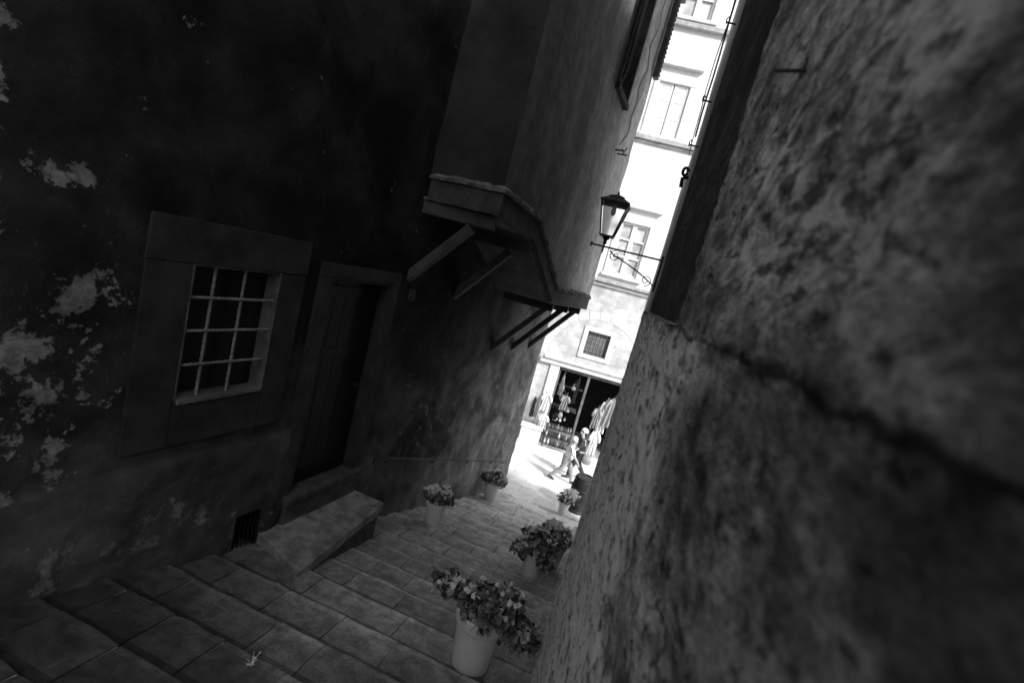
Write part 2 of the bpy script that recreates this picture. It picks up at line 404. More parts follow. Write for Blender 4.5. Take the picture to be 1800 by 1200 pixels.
r.box(LW,WIN[0]+.002,WIN[0]+.02,WIN[2],WIN[3],-.12,.008)
r.box(LW,WIN[0]+.02,WIN[1]-.018,WIN[2]-.02,WIN[2]+.008,-.12,.030,0,.005)
r.box(LW,WIN[0]+.02,WIN[1]-.018,WIN[3]-.015,WIN[3]-.002,-.12,.008)
bsub(r,'frame',M_reveal,wo,bevel=.005)
g_=MB(); g_.box(LW,WIN[0],WIN[1],WIN[2],WIN[3],-.15,-.125); bsub(g_,'glass_pane',M_sglass,wo)
gb=MB()
def twist(p0,p1,rad,n=80):
    p0=Vector(p0);p1=Vector(p1); pts=[];rr=[]
    for i in range(n+1):
        pts.append(p0.lerp(p1,i/n)); rr.append(rad*(1+.2*math.sin(i*1.7)))
    return pts,rr
for yy in (2.45,2.66):
    p,q=twist(LW(yy,WIN[2],-.03),LW(yy,WIN[3],-.03),.010); gb.tube(p,q,8)
for zz in (-.68,-.90,-1.13):
    p,q=twist(LW(WIN[0],zz,-.02),LW(WIN[1],zz,-.02),.010); gb.tube(p,q,8)
bsub(gb,'window_grille',M_bar,wo,smooth=True)
wl=MB()
for (u0,u1) in ((2.58,2.62),(2.865,2.90)): wl.box(LW,u0,u1,WIN[2]+.014,WIN[3]-.016,-.125,-.115)
bsub(wl,'sash',M_doorw,wo)
dr=MB()
for i in range(5):
    a=DOOR[0]+.04+i*.147; dr.box(LW,a,a+.143,DOOR[2]+.02,DOOR[3]-.03,-.13,-.10)
for zz in (-2.3,-1.2,-.62): dr.box(LW,DOOR[0]+.05,DOOR[1]-.05,zz,zz+.09,-.10,-.092)
do=dr.build('door',M_doorw,HL,bevel=.004)
h=MB(); h.tube([LW(4.05,-1.5,-.09),LW(4.05,-1.5,-.04),LW(4.0,-1.5,-.035)],.011,8); bsub(h,'handle',M_iron,do,smooth=True)
fr=MB()
fr.box(LW,DOOR[0]+.002,DOOR[0]+.03,DOOR[2],DOOR[3],-.20,.008); fr.box(LW,DOOR[1]-.02,DOOR[1]-.002,DOOR[2],DOOR[3],-.20,.014)
fr.box(LW,DOOR[0]+.03,DOOR[1]-.02,DOOR[3]-.02,DOOR[3]-.002,-.20,.008)
fr.box(LW,DOOR[0]-.13,DOOR[0]-.001,DOOR[2]-.2,DOOR[3]+.0,-.02,.010); fr.box(LW,DOOR[1]+.001,DOOR[1]+.12,DOOR[2]-.2,DOOR[3],-.02,.010)
fr.box(LW,DOOR[0]-.13,DOOR[1]+.12,DOOR[3]+.002,DOOR[3]+.12,-.02,.012)
fr.box(LW,DOOR[0],DOOR[1],DOOR[2],DOOR[3],-.24,-.20)
bsub(fr,'frame',M_jamb,do,bevel=.006)
s_=MB(); s_.box(LW,3.34,4.30,-2.51,-2.45,-.20,.085,0,.006); s_.box(LW,3.36,4.26,-2.80,-2.513,-.02,.045,0,.008)
s_.build('door_sill',M_sill,HL,bevel=.012)
v_=MB(); v_.box(LW,VENT[0],VENT[1],VENT[2],VENT[3],-.20,-.15)
for i in range(5): v_.tube([LW(VENT[0]+.03+i*.04,VENT[2],-.02),LW(VENT[0]+.03+i*.04,VENT[3],-.02)],.006,6)
for q in (VENT[0],VENT[1]): v_.box(LW,q-.003,q+.003,VENT[2],VENT[3],-.16,.005)
v_.box(LW,VENT[0],VENT[1],VENT[3]-.003,VENT[3]+.003,-.16,.005)
v_.build('vent_grille',M_doorw,HL)
pl=MB(); pl.box(LW,4.50,4.60,-.60,-.48,.012,.03); pl.build('number_plate',M_fascia,HL,bevel=.004)

def zb(y):
    P=[(4.2,.69),(4.35,.69),(5.34,.64),(5.40,.60),(6.62,-.08),(6.68,-.10),(8.9,-.13)]
    for (a,b_),(c,d) in zip(P,P[1:]):
        if a<=y<=c: return b_+(d-b_)*(y-a)/(c-a)
    return P[-1][1]
JE=8.77
JWIN=(6.95,7.55,2.85,4.45)
V=[];F=[]
ys=lin(4.35,JE,.06,JWIN[:2]); 
zl=lin(1.0,TOPZ,.08,JWIN[2:])
def dj(y,z):
    p=Vector((y,z,5)); f_=min(1,abs(y-4.35)/.2)*near(y,z,JWIN); return (.03*fbm(p*.9,4)+.003*noise.noise(p*10))*f_
grid('wall',JW,ys,zl,[JWIN],dj,M_jet,HL)
nl=10
for y in ys:
    for j in range(nl+1):
        z=zb(y)+(1.0-zb(y))*j/nl; V.append(tuple(JW(y,z,dj(y,z))))
for i in range(len(ys)-1):
    for j in range(nl):
        a=i*(nl+1)+j; F.append((a,a+nl+1,a+nl+2,a+1))
me=bpy.data.meshes.new('wall'); me.from_pydata(V,[],F); me.materials.append(M_jet); me.polygons.foreach_set('use_smooth',[True]*len(F))
link(bpy.data.objects.new('wall',me),HL)
def NF(t,z,d=0):
    a=LW(4.44,z); b_=JW(4.35,z); p=a.lerp(b_,t); return p+Vector((0,-d,0))
def dn(t,z):
    e=min(1,(1-t)/.25)
    return .02*fbm(Vector((t*.8,z*1.2,9)),3)*e
grid('wall',NF,lin(-.3,1,.08),lin(.69,TOPZ,.08),[],dn,M_near,HL)
def FF(t,z,d=0): return LW(9.0,z).lerp(JW(JE,z),t)
grid('wall',FF,[-.3,0,1],[-.13,TOPZ],[],lambda a,b_:0,M_jet,HL)
mb=MB(); mb.box(LW,4.3,9.4,TOPZ,TOPZ+.12,-2.0,.9); mb.build('roof',M_roof,HL)
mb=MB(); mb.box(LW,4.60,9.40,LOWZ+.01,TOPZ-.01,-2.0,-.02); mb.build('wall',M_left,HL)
path=[(LW(4.50,0),.69)]
c0=JW(4.35,0); a0=LW(4.44,0)
for t in [i/14 for i in range(1,14)]: path.append((a0.lerp(c0,t),.69))
path.append((c0,.69))
yy=4.41
while yy<JE-.03: path.append((JW(yy,0),zb(yy))); yy+=.05
path.append((JW(JE,0),-.13))
for t in (.25,.5,.75,1.0): path.append((JW(JE,0).lerp(LW(9.0,0),t),-.13))
def outn(i):
    a=path[max(i-1,0)][0]; b_=path[min(i+1,len(path)-1)][0]; t=(b_-a); t.z=0; t.normalize(); return Vector((t.y,-t.x,0))
def sweep(name,prof,mat,jit,chip=0):
    mb=MB(); n=len(prof); rr=random.Random(3)
    for i,(p,z) in enumerate(path):
        nrm=outn(i); tz=rr.uniform(-chip,chip); td=rr.uniform(-chip,chip)
        for (d,dz) in prof:
            q=Vector((p.x*6,p.y*6,dz*30)); w=jit*noise.noise(q*1.3)+jit*.5*noise.noise(q*3.1)+(td if d>0 else 0); w2=jit*.6*noise.noise(q*1.9+Vector((5,5,5)))+(tz if dz>-.03 else 0)
            mb.v.append(Vector((p.x,p.y,z+dz+w2))+nrm*(d+w))
    for i in range(len(path)-1):
        for k in range(n):
            a=i*n+k; b_=i*n+(k+1)%n; mb.f.append((a,b_,b_+n,a+n)); mb.m.append(0); mb.tone.append(1)
    return mb.build(name,mat,HL)
sweep('coping',[(-.05,.045),(.01,.035),(.070,.0),(.070,-.030),(.052,-.035),(-.05,-.035)],M_coping,.026,.013)
sweep('fascia',[(-.10,-.040),(.040,-.040),(.040,-.24),(-.10,-.24)],M_fascia,.006)
ysf=lin(4.40,JE,.17)
mb=MB()
for a,b_ in zip(ysf,ysf[1:]):
    def pt(y,t,dz): 
        w=LW(y,zb(y)+dz); j=JW(y,zb(y)+dz,-.04); return w.lerp(j,t)
    i=len(mb.v)
    for (y,t,dz) in ((a,-.1,-.24),(b_-.006,-.1,-.24),(b_-.006,1,-.24),(a,1,-.24),(a,-.1,-.21),(b_-.006,-.1,-.21),(b_-.006,1,-.21),(a,1,-.21)): mb.v.append(pt(y,t,dz))
    for q in ((0,3,2,1),(4,5,6,7),(0,1,5,4),(1,2,6,5),(2,3,7,6),(3,0,4,7)): mb.f.append(tuple(i+k for k in q)); mb.m.append(0); mb.tone.append(1)
mb.build('soffit',M_soffit,HL)
mb=MB()
for a,b_ in zip(ysf,ysf[1:]): mb.face([LW(a,zb(a)-.18,-.1),LW(b_,zb(b_)-.18,-.1),JW(b_,zb(b_)-.18,-.02),JW(a,zb(a)-.18,-.02)])
mb.build('ceiling',M_dark,HL)
def beamseg(mb,p0,p1,w,h):
    p0=Vector(p0);p1=Vector(p1); t=(p1-p0).normalized(); s=Vector((.144,.99,0)); s=(s-t*s.dot(t)).normalized(); u=t.cross(s)
    i=len(mb.v)
    for p in (p0,p1):
        for (a,b_) in ((-1,-1),(1,-1),(1,1),(-1,1)): mb.v.append(p+s*a*w/2+u*b_*h/2)
    for q in ((0,1,2,3),(7,6,5,4),(0,4,5,1),(1,5,6,2),(2,6,7,3),(3,7,4,0)): mb.f.append(tuple(i+k for k in q)); mb.m.append(0); mb.tone.append(1)
def perp(y,t,z): return LW(y,z).lerp(JW(y,z),t)
for (y,zs_,zt,tt,top_z,bw_) in ((4.47,-.37,.31,.66,.37,.085),(5.48,-.52,.20,.66,.27,.08),(7.02,-1.30,-.42,.80,-.41,.075),(7.85,-1.34,-.43,.80,-.42,.075),(8.66,-1.36,-.44,.80,-.43,.075)):
    mb=MB(); beamseg(mb,perp(y,-.05,top_z+.01),perp(y,.93,top_z+.01),bw_+.02,.13); 
    mb.build('beam',M_beam,HL,bevel=.008)
    mb=MB(); beamseg(mb,perp(y,-.04,zs_),perp(y,tt,zt-.02),bw_,bw_+.01); mb.build('brace',M_beam,HL,bevel=.008)
mb=MB()
mb.box(JW,JWIN[0]-.07,JWIN[0],JWIN[2]-.0,JWIN[3],-.12,.035);mb.box(JW,JWIN[1],JWIN[1]+.07,JWIN[2],JWIN[3],-.12,.035)
mb.box(JW,JWIN[0]-.09,JWIN[1]+.09,JWIN[2]-.08,JWIN[2]-.002,-.12,.06); mb.box(JW,JWIN[0]-.07,JWIN[1]+.07,JWIN[3]+.002,JWIN[3]+.08,-.12,.035)
jw=mb.build('window',M_frame,HL,bevel=.006)
mb=MB(); mb.box(JW,JWIN[0],JWIN[1],JWIN[2],JWIN[3],-.14,-.10); bsub(mb,'glass_pane',M_sglass,jw)
mb=MB()
def SH(u,z,d):
    p=JW(JWIN[0]-.02,z,.04); a=math.radians(165); return p+Vector((math.sin(a)*u,0,0))+Vector((0,math.cos(a)*u,0))+Vector((d,0,0))
mb.box(SH,0,.30,JWIN[2]+.02,JWIN[3]-.02,0,.03)
for i in range(22): 
    zz=JWIN[2]+.08+i*.065; mb.box(SH,.04,.26,zz,zz+.03,.03,.042)
bsub(mb,'shutter',M_wood,jw)
mb=MB(); mb.box(JW,8.62,8.76,3.75,5.2,.035,.12)
for i in range(18): mb.box(JW,8.63,8.75,3.8+i*.075,3.83+i*.075,.12,.135)
mb.build('shutter',M_wood,HL)
def wob(pts,n=10,a=.02,seed=0):
    out=[]; pts=[Vector(p) for p in pts]
    for p,q in zip(pts,pts[1:]):
        for i in range(n):
            t=i/n; v=p.lerp(q,t); out.append(v+Vector((noise.noise(v*3+Vector((seed,0,0))),noise.noise(v*3+Vector((0,seed,9))),0))*a)
    out.append(pts[-1]); return out
mb=MB(); mb.tube(wob([JW(8.0,4.6,.05),JW(7.95,3.2,.06),JW(7.8,2.6,.08),JW(7.75,2.3,.05)],8,.07,3),.008,6)
c=mb.build('cable',M_bar,None,smooth=True); meta(c,'thin loose cable hanging down plastered upper wall','cable')
mb=MB(); mb.tube([JW(7.75,2.22,0),JW(7.75,2.22,.16),JW(7.75,2.27,.18)],.012,6); mb.tube([JW(7.95,2.22,0),JW(7.95,2.22,.16)],.012,6); mb.tube([JW(7.70,2.22,.12),JW(8.0,2.22,.12)],.012,6)
c=mb.build('wall_hook',M_iron,None); meta(c,'small iron hook bracket fixed to upper wall','bracket')

HR=top('handrail','thin dark iron handrail fixed along the stair wall','handrail',LW(4.53,-2.4,.05))
mb=MB(); mb.tube([LW(4.50,-2.46,.05),LW(4.50,-2.40,.06),LW(4.6,-2.42,.06)]+[LW(4.6+4.4*i/12,-2.42-.3136*4.45*i/12,.06+.01*math.sin(i)) for i in range(1,13)],.0085,8)
mb.build('rail',M_doorw,HR,smooth=True)
for yy in (4.75,5.9,7.1,8.2,8.9):
    z=-2.40-.315*(yy-4.53); mb=MB(); mb.tube([LW(yy,z-.06,-.01),LW(yy,z-.06,.04),LW(yy,z-.012,.06)],.008,6); mb.build('rail_bracket',M_doorw,HR,smooth=True)

mb=MB()
nx,ny=6,14
X0,X1,Y0,Y1=-2.52,-1.88,2.98,4.30
def bp(i,j):
    ya=Y0+.20*(1-i/nx)
    x=X0+(X1-X0)*i/nx; y=ya+(Y1-ya)*j/ny
    if i==nx: x+=.016*noise.noise(Vector((y*5,1,2)))
    if j in(0,ny): y+=.016*noise.noise(Vector((x*6,7,y)))
    return Vector((x,y,-2.72+.008*noise.noise(Vector((x*4,y*4,3)))-(.012*((i/nx)**3))))
for j in range(ny+1):
    for i in range(nx+1): mb.v.append(bp(i,j))
for j in range(ny):
    for i in range(nx): a=j*(nx+1)+i; mb.f.append((a,a+1,a+nx+2,a+nx+1)); mb.m.append(0); mb.tone.append(1)
ring=[i for i in range(nx+1)]+[j*(nx+1)+nx for j in range(1,ny+1)]+[ny*(nx+1)+i for i in range(nx-1,-1,-1)]+[j*(nx+1) for j in range(ny-1,0,-1)]
for lev,zz in enumerate((-2.83,-2.835,-3.4)):
    lo=[]
    for r_ in ring:
        p=mb.v[r_]; x=p.x; y=p.y
        if lev==1:
            if x>X1-.03: x=X1-.03
            if y>Y1-.03: y=Y1-.03
            if y<Y0+.24: y+=.03
        lo.append(len(mb.v)); mb.v.append(Vector((x,y,zz)))
    for q in range(len(ring)):
        n_=(q+1)%len(ring); mb.f.append((ring[q],lo[q],lo[n_],ring[n_])); mb.m.append(0 if lev<2 else 1); mb.tone.append(1)
    ring=lo
mb.build('doorstep',[M_step,M_sill],HL,bevel=.01)

# ------------------------------------------------------------------ right house
HRt=top('stone_house','rough sandstone and plaster wall with ledge beside the steps','house',(.4,2,-3))
def drt(y,z):
    p=Vector((y*.5,z,0)); d=.007*fbm(p*5,4)+.005*fbm(p*22,4)+.0025*fbm(p*70,2)
    if z<-.04:
        d-=.022*max(0,fbm(p*6+Vector((4,4,4)),2)-.22)
    else: d-=.014*max(0,fbm(p*5+Vector((7,4,4)),2)-.25)
    if z>-.038 and y>1.378: d=-.036+.003*fbm(p*9,3)
    return d
yn=lin(0.0,3.0,.011,[1.376,1.380]); zn=lin(-3.4,3.0,.013,[-.0385,-.0375])
yn=sorted(yn+[-.05,-.15,-.4,-1.2])
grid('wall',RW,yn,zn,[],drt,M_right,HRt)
mb=MB(); mb.box(RW,-1.5,3.0,3.0,TALLN,-1.2,0); mb.box(RW,-1.5,-1.2,-3.4,3.0,-1.2,0); mb.box(RW,-1.2,2.985,-3.4,3.0,-1.2,-.075)  # unseen upper and rear blocks sized to keep sun out of the alley
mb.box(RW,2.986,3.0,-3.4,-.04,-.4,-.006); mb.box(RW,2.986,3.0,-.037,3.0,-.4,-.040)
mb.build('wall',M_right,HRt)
mb=MB(); mb.box(RW,-1.55,3.0,TALLN+.01,TALLN+.08,-1.25,.03); mb.build('roof',M_roof,HRt)
HR2=top('tall_house','tall dark plastered house carrying the wall lantern, its unseen bulk shaped to block sun','house',(.9,6,-4))  # height, depth and far end of the unseen bulk block the sun
def R2(y,z,d): return Vector((.20-d,y,z))
grid('wall',R2,lin(3.02,RE,.1),lin(-5.2,TALLM,.2),[],lambda u,z:.012*fbm(Vector((u,z,3)),3),M_jet,HR2)
mb=MB(); mb.box(R2,3.02,RE,-5.2,TALLM,-1.3,-.03); mb.box(R2,6.4,RE,TALLM+.001,TALL,-1.3,0); mb.build('wall',M_jet,HR2)
mb=MB(); mb.box(R2,6.35,RE+.05,TALL+.01,TALL+.10,-1.35,.05); mb.box(R2,3.01,6.395,TALLM+.01,TALLM+.08,-1.35,.04); mb.build('roof',M_roof,HR2)
CB=top('cable_bundle','dark twisted cables clipped to the corner of a stone wall','cable',(.05,2.95,1.0))
mb=MB()
mb.tube(wob([(.052,2.96,2.2),(.050,2.96,1.5),(.060,2.96,1.0)],10,.012,1),.005,6)
mb.tube(wob([(.040,2.95,2.2),(.050,2.95,1.62),(.038,2.95,1.25),(.055,2.96,.9)],10,.010,5),.0028,6)
mb.build('cable',M_iron,CB,smooth=True)
for z in (1.62,1.20,.95):
    mb=MB(); mb.tube([(.09,2.96,z),(.04,2.95,z)],.005,6); mb.tube([(.040,2.95,z-.01),(.036,2.95,z+.015),(.042,2.95,z+.03),(.05,2.95,z+.015)],.0035,6); mb.build('cable_clip',M_iron,CB)
mb=MB(); 
pts=[Vector((.064+.014*math.cos(a),2.95,.80+.022*math.sin(a))) for a in [i*.5 for i in range(13)]]
mb.tube(pts,.009,6); mb.tube([(.09,2.95,.77),(.058,2.95,.76),(.064,2.95,.71)],.011,6)
o=mb.build('iron_ring',M_iron,None,smooth=True); meta(o,'small iron ring hook on corner of stone wall','hook')
mb=MB(); mb.tube([RW(.86,.42,-.02),RW(.90,.43,.035)],.0035,6); o=mb.build('nail',M_iron,None); meta(o,'bent iron nail driven into rough stone wall','nail')

# ------------------------------------------------------------------ street lamp on bracket
LX,LY,LZ=-.60,6.5,.61
SL=top('street_lamp','old iron lantern on a scrolled wall bracket','street lamp',(.2,LY,LZ))
mb=MB(); mb.tube([(.21,LY,LZ),(-.77,LY,LZ)],.012,8); mb.tube([(-.77,LY,LZ-.03),(-.77,LY,LZ+.03)],.012,8)
pts=[]
for i in range(21):
    t=i/20; pts.append((-.50+.70*t,LY,LZ-.03-.33*(t**.7)+.05*math.sin(t*math.pi)))
mb.tube(pts,.009,8)
def spiral(cx,cz,r0,turn,ph,mb):
    pts=[]
    for i in range(36):
        t=i/35; a=ph+turn*2*math.pi*t; r=r0*(1-t*.85); pts.append((cx+r*math.cos(a),LY,cz+r*math.sin(a)))
    mb.tube(pts,.006,6)
spiral(-.42,LZ-.09,.075,1.5,math.pi/2,mb); spiral(.06,LZ-.30,.075,1.5,-math.pi/2,mb)
mb.tube([(.19,LY,LZ+.06),(.19,LY,LZ-.42)],.012,8)
mb.build('bracket',M_iron,SL,smooth=True)
mb=MB()
zb0,zt0=LZ+.14,LZ+.57; rb,rt=.12,.25
cs=[(1,1),(-1,1),(-1,-1),(1,-1)]; q=.7071
for (a,b_) in cs:
    mb.tube([(LX+a*rb*q,LY+b_*rb*q,zb0),(LX+a*rt*q,LY+b_*rt*q,zt0)],.010,6)
for (rr,zz) in ((rb,zb0),(rt,zt0)):
    for i in range(4):
        a=cs[i];c=cs[(i+1)%4]; mb.tube([(LX+a[0]*rr*q,LY+a[1]*rr*q,zz),(LX+c[0]*rr*q,LY+c[1]*rr*q,zz)],.012,6)
mb.lathe((LX,LY,0),[(.0,zb0-.01),(rb+.01,zb0-.01),(rb,zb0+.008),(0,zb0+.01)],4,0,0,True)
mb.lathe((LX,LY,0),[(rt+.03,zt0+.0),(rt+.02,zt0+.02),(.15,zt0+.07),(.14,zt0+.09),(.08,zt0+.11),(.02,zt0+.13),(.022,zt0+.15),(.002,zt0+.18)],4,0,0,True)
mb.lathe((LX,LY,0),[(.012,LZ-.06),(.012,LZ+.03),(.03,LZ+.05),(.02,LZ+.08),(.05,LZ+.11),(.03,zb0)],12)
mb.tube([(LX,LY,LZ-.10),(LX,LY,LZ-.05)],[.004,.014],8)
mb.build('lantern_frame',M_iron,SL)
mb=MB(); mb.lathe((LX,LY,0),[(rb*.93,zb0+.012),(rt*.95,zt0-.01)],4,0,0,True); mb.build('lantern_glass',M_lglass,SL)
mb=MB(); mb.lathe((LX,LY,0),[(.02,zt0-.01),(.026,zt0-.05),(.034,zt0-.10),(.028,zt0-.14),(.001,zt0-.16)],14); mb.build('bulb',M_lc,SL,smooth=True)

# ------------------------------------------------------------------ far house facade
HF=top('shop_house','pale tall house with white windows above a ground floor shop','house',(-.5,15.2,-5.3))
SHOP=(-1.66,.95,-5.8,-2.62); SW=(-1.10,-.38,-2.0,-1.25); W1=(-1.05,-.18,.68,2.28); W2=(-1.14,-.24,4.95,6.42); W3=(-1.14,-.24,8.25,9.8)
fh=[SHOP,SW,W1,W2,W3]
for dx in (2.9,-2.9): fh+=[(W1[0]+dx,W1[1]+dx,W1[2],W1[3]),(W2[0]+dx,W2[1]+dx,W2[2],W2[3]),(W3[0]+dx,W3[1]+dx,W3[2],W3[3])]
grid('wall',FW,lin(-14,14,.5,[e for h in fh for e in h[:2]]),lin(-7,12.5,.5,[e for h in fh for e in h[2:]]),fh,lambda a,b_:0,M_fac,HF,False)
mb=MB(); mb.box(FW,-14,14,12.5,12.8,-6,.5); mb.build('roof',M_roof,HF)
mb=MB(); mb.box(FW,-14,14,-7,12.4,-6,-2.2); mb.box(FW,-14,14,-.6,12.4,-2.2,-.35); mb.build('wall',M_dark,HF)
def trim(name,boxes,mat,bev=.01,par=HF):
    mb=MB()
    for b_ in boxes: mb.box(FW,*b_)
    return mb.build(name,mat,par,bevel=bev)
trim('string_course',[(-14,14,.34,.44,-.02,.12),(-14,14,.22,.335,-.02,.06)],M_trimdk)
trim('string_course',[(-14,14,4.72,4.84,-.02,.12),(-14,14,4.64,4.717,-.02,.06)],M_trimdk)
trim('string_course',[(-14,14,7.95,8.08,-.02,.12)],M_trimdk)
def facwin(W,shut):
    u0,u1,z0,z1=W
    o=trim('window',[(u0-.16,u0,z0-.02,z1,-.02,.035),(u1,u1+.16,z0-.02,z1,-.02,.035),(u0-.16,u1+.16,z1+.002,z1+.16,-.02,.04),(u0-.24,u1+.24,z1+.44,z1+.52,-.02,.13),(u0-.20,u1+.20,z0-.12,z0-.022,-.02,.10)],M_trim)
    if shut:
        mb=MB(); m_=(u0+u1)/2
        for a,c in ((u0,m_-.01),(m_+.01,u1)):
            mb.box(FW,a+.01,a+.07,z0,z1,-.06,-.02); mb.box(FW,c-.07,c-.01,z0,z1,-.06,-.02)
            mb.box(FW,a+.07,c-.07,z0,z1,-.055,-.035)
            for f_ in (0,.33,.66,.95): zz=z0+(z1-z0)*f_; mb.box(FW,a+.07,c-.07,zz,zz+.07,-.05,-.022)
        bsub(mb,'shutter',M_white,o)
    else:
        mb=MB(); m_=(u0+u1)/2
        for a,c in ((u0,m_-.005),(m_+.005,u1)):
            mb.box(FW,a,a+.06,z0,z1,-.08,-.03); mb.box(FW,c-.06,c,z0,z1,-.08,-.03)
            for zz in (z0,z0+(z1-z0)*.34,z0+(z1-z0)*.67,z1-.06): mb.box(FW,a+.06,c-.06,zz,zz+.05,-.075,-.035)
        bsub(mb,'frame',M_white,o)
    mb=MB(); mb.box(FW,u0,u1,z0,z1,-.12,-.085); bsub(mb,'glass_pane',M_glass,o)
    mb=MB()
    for a in (u0-.0,u1): mb.box(FW,a-.003,a+.003,z0,z1,-.12,.0)
    mb.box(FW,u0,u1,z0-.003,z0+.003,-.12,.0); mb.box(FW,u0,u1,z1-.003,z1+.003,-.12,0)
    bsub(mb,'reveal',M_trim,o)
for dx in (0,2.9,-2.9):
    facwin((W1[0]+dx,W1[1]+dx,W1[2],W1[3]),False); facwin((W2[0]+dx,W2[1]+dx,W2[2],W2[3]),True); facwin((W3[0]+dx,W3[1]+dx,W3[2],W3[3]),False)
o=trim('window',[(SW[0]-.15,SW[0],SW[2]-.14,SW[3]+.14,-.02,.04),(SW[1],SW[1]+.15,SW[2]-.14,SW[3]+.14,-.02,.04),(SW[0],SW[1],SW[3],SW[3]+.14,-.02,.037),(SW[0],SW[1],SW[2]-.14,SW[2],-.02,.037)],M_trim)
mb=MB(); mb.box(FW,SW[0],SW[1],SW[2],SW[3],-.16,-.08); bsub(mb,'glass_pane',M_gglass,o)
mb=MB()
for i in range(6): u=SW[0]+.06+i*.12; mb.tube([FW(u,SW[2],-.03),FW(u,SW[3],-.03)],.010,6)
for i in range(5): z=SW[2]+.08+i*.15; mb.tube([FW(SW[0],z,-.02),FW(SW[1],z,-.02)],.010,6)
bsub(mb,'window_grille',M_iron,o)
mb=MB(); cu,cz,ra,rb_=-.72,-2.35,1.52,1.76; n=15
for i in range(n):
    a0_=math.pi*i/n+.008; a1_=math.pi*(i+1)/n-.008
    P=[(ra,a0_),(rb_,a0_),(rb_,a1_),(ra,a1_)]
    k=len(mb.v)
    for d in (-.01,.010):
        for (r_,a_) in P: mb.v.append(FW(cu+r_*math.cos(a_),cz+r_*math.sin(a_),d))
    for q_ in ((0,3,2,1),(4,5,6,7),(0,1,5,4),(1,2,6,5),(2,3,7,6),(3,0,4,7)): mb.f.append(tuple(k+e for e in q_)); mb.m.append(0); mb.tone.append(1)
mb.build('stone_arch',M_trim,HF,bevel=.004)
trim('lintel',[(-2.35,1.4,-2.60,-2.44,-.02,.10),(-2.25,1.3,-2.43,-2.36,-.02,.16)],M_trim)
trim('pilaster',[(-1.98,-1.67,-5.9,-2.61,-.02,.06)],M_trim)
o=trim('shop_window',[(-1.655,-1.60,-5.3,-2.64,-.15,-.05),(-.70,-.62,-5.3,-2.64,-.15,-.04),(-1.60,-.70,-2.72,-2.64,-.15,-.05),(-1.60,-.70,-5.3,-4.95,-.15,-.06),(-.62,.9,-2.72,-2.64,-.15,-.05)],M_soffit,.005)
mb=MB(); mb.box(FW,-1.66,1.0,-5.6,-5.19,-2.1,-.16); mb.build('shop_floor',M_mc,HF)
trim('shop_wall',[(-1.70,-1.662,-5.6,-2.6,-2.1,-.16),(.96,1.0,-5.6,-2.6,-2.1,-.02),(-1.66,.95,-2.6,-2.55,-2.1,-.02)],M_wood,0)
for z in (-4.1,-3.3):
    mb=MB(); mb.box(FW,-1.58,-.72,z,z+.03,-.9,-.35); mb.build('shelf',M_wood,HF)
def bottle(loc,s,mat,rs):
    mb=MB(); mb.lathe((0,0,0),[(0,0),(.04*s,0),(.043*s,.02*s),(.043*s,.17*s),(.015*s,.22*s),(.015*s,.28*s),(.018*s,.30*s),(0,.30*s)],12)
    o=mb.build('bottle',mat,None,smooth=True); o.location=loc; return meta(o,'small corked bottle on a slatted shop display rack','bottle','bottles on the display rack')
rs=random.Random(5)
RK=top('display_rack','low dark slatted rack of bottles outside a shop','display rack',FW(-1.15,-5.2,.35))
mb=MB(); zg=sz(14.6)
for r_ in range(3):
    z=zg+.12+r_*.24; d=.50-.12*r_
    mb.box(FW,-1.58,-.70,z-.02,z,d-.12,d)
    mb.box(FW,-1.58,-.70,z+.05,z+.065,d-.01,d)
for u in (-1.58,-.72): mb.box(FW,u,u+.03,zg-.03,zg+.75,.12,.16); mb.box(FW,u,u+.03,zg-.03,zg+.16,.46,.50)
mb.box(FW,-1.58,-.70,zg+.70,zg+.73,.10,.20)
mb.build('rack_frame',M_dc,RK)
for r_ in range(3):
    for i in range(8):
        z=zg+.12+r_*.24; d=.44-.12*r_
        bottle(FW(-1.52+i*.107+rs.uniform(-.015,.015),z,d),rs.uniform(.52,.68),(M_dc,M_mc,M_lc)[rs.randrange(3)],rs)
def garment(name,u,z1,h,w,d,mat,label,cat,seed,fmap=FW,sleeves=True):
    mb=MB(); n=14; rows=12; rr=random.Random(seed); ph=rr.uniform(0,6)
    for j in range(rows+1):
        t=j/rows; ww=w*(.55+.5*t) if t>.12 else w*(.25+2.6*t)
        for i in range(n+1):
            s=(i/n-.5)*2; dd=d+.045*math.sin(s*9+ph+t*2)*(.3+t)+.02*(1-s*s)
            mb.v.append(fmap(u+s*ww/2,z1-h*t+.015*math.cos(s*5+ph)*(t>.9),dd))
    for j in range(rows):
        for i in range(n): a=j*(n+1)+i; mb.f.append((a,a+1,a+n+2,a+n+1)); mb.m.append(0); mb.tone.append(1)
    if sleeves:
        for sg in (-1,1): mb.tube([fmap(u+sg*w*.22,z1-h*.08,d+.01),fmap(u+sg*w*.5,z1-h*.3,d+.02),fmap(u+sg*w*.52,z1-h*.45,d+.02)],[.05,.045,.04],8)
    mb.tube([fmap(u,z1-.02,d),fmap(u,z1+.06,d),fmap(u+.03,z1+.09,d)],.006,6)
    o=mb.build(name,mat,None,smooth=True,recalc=False); return meta(o,label,cat,'goods hanging outside the shop')
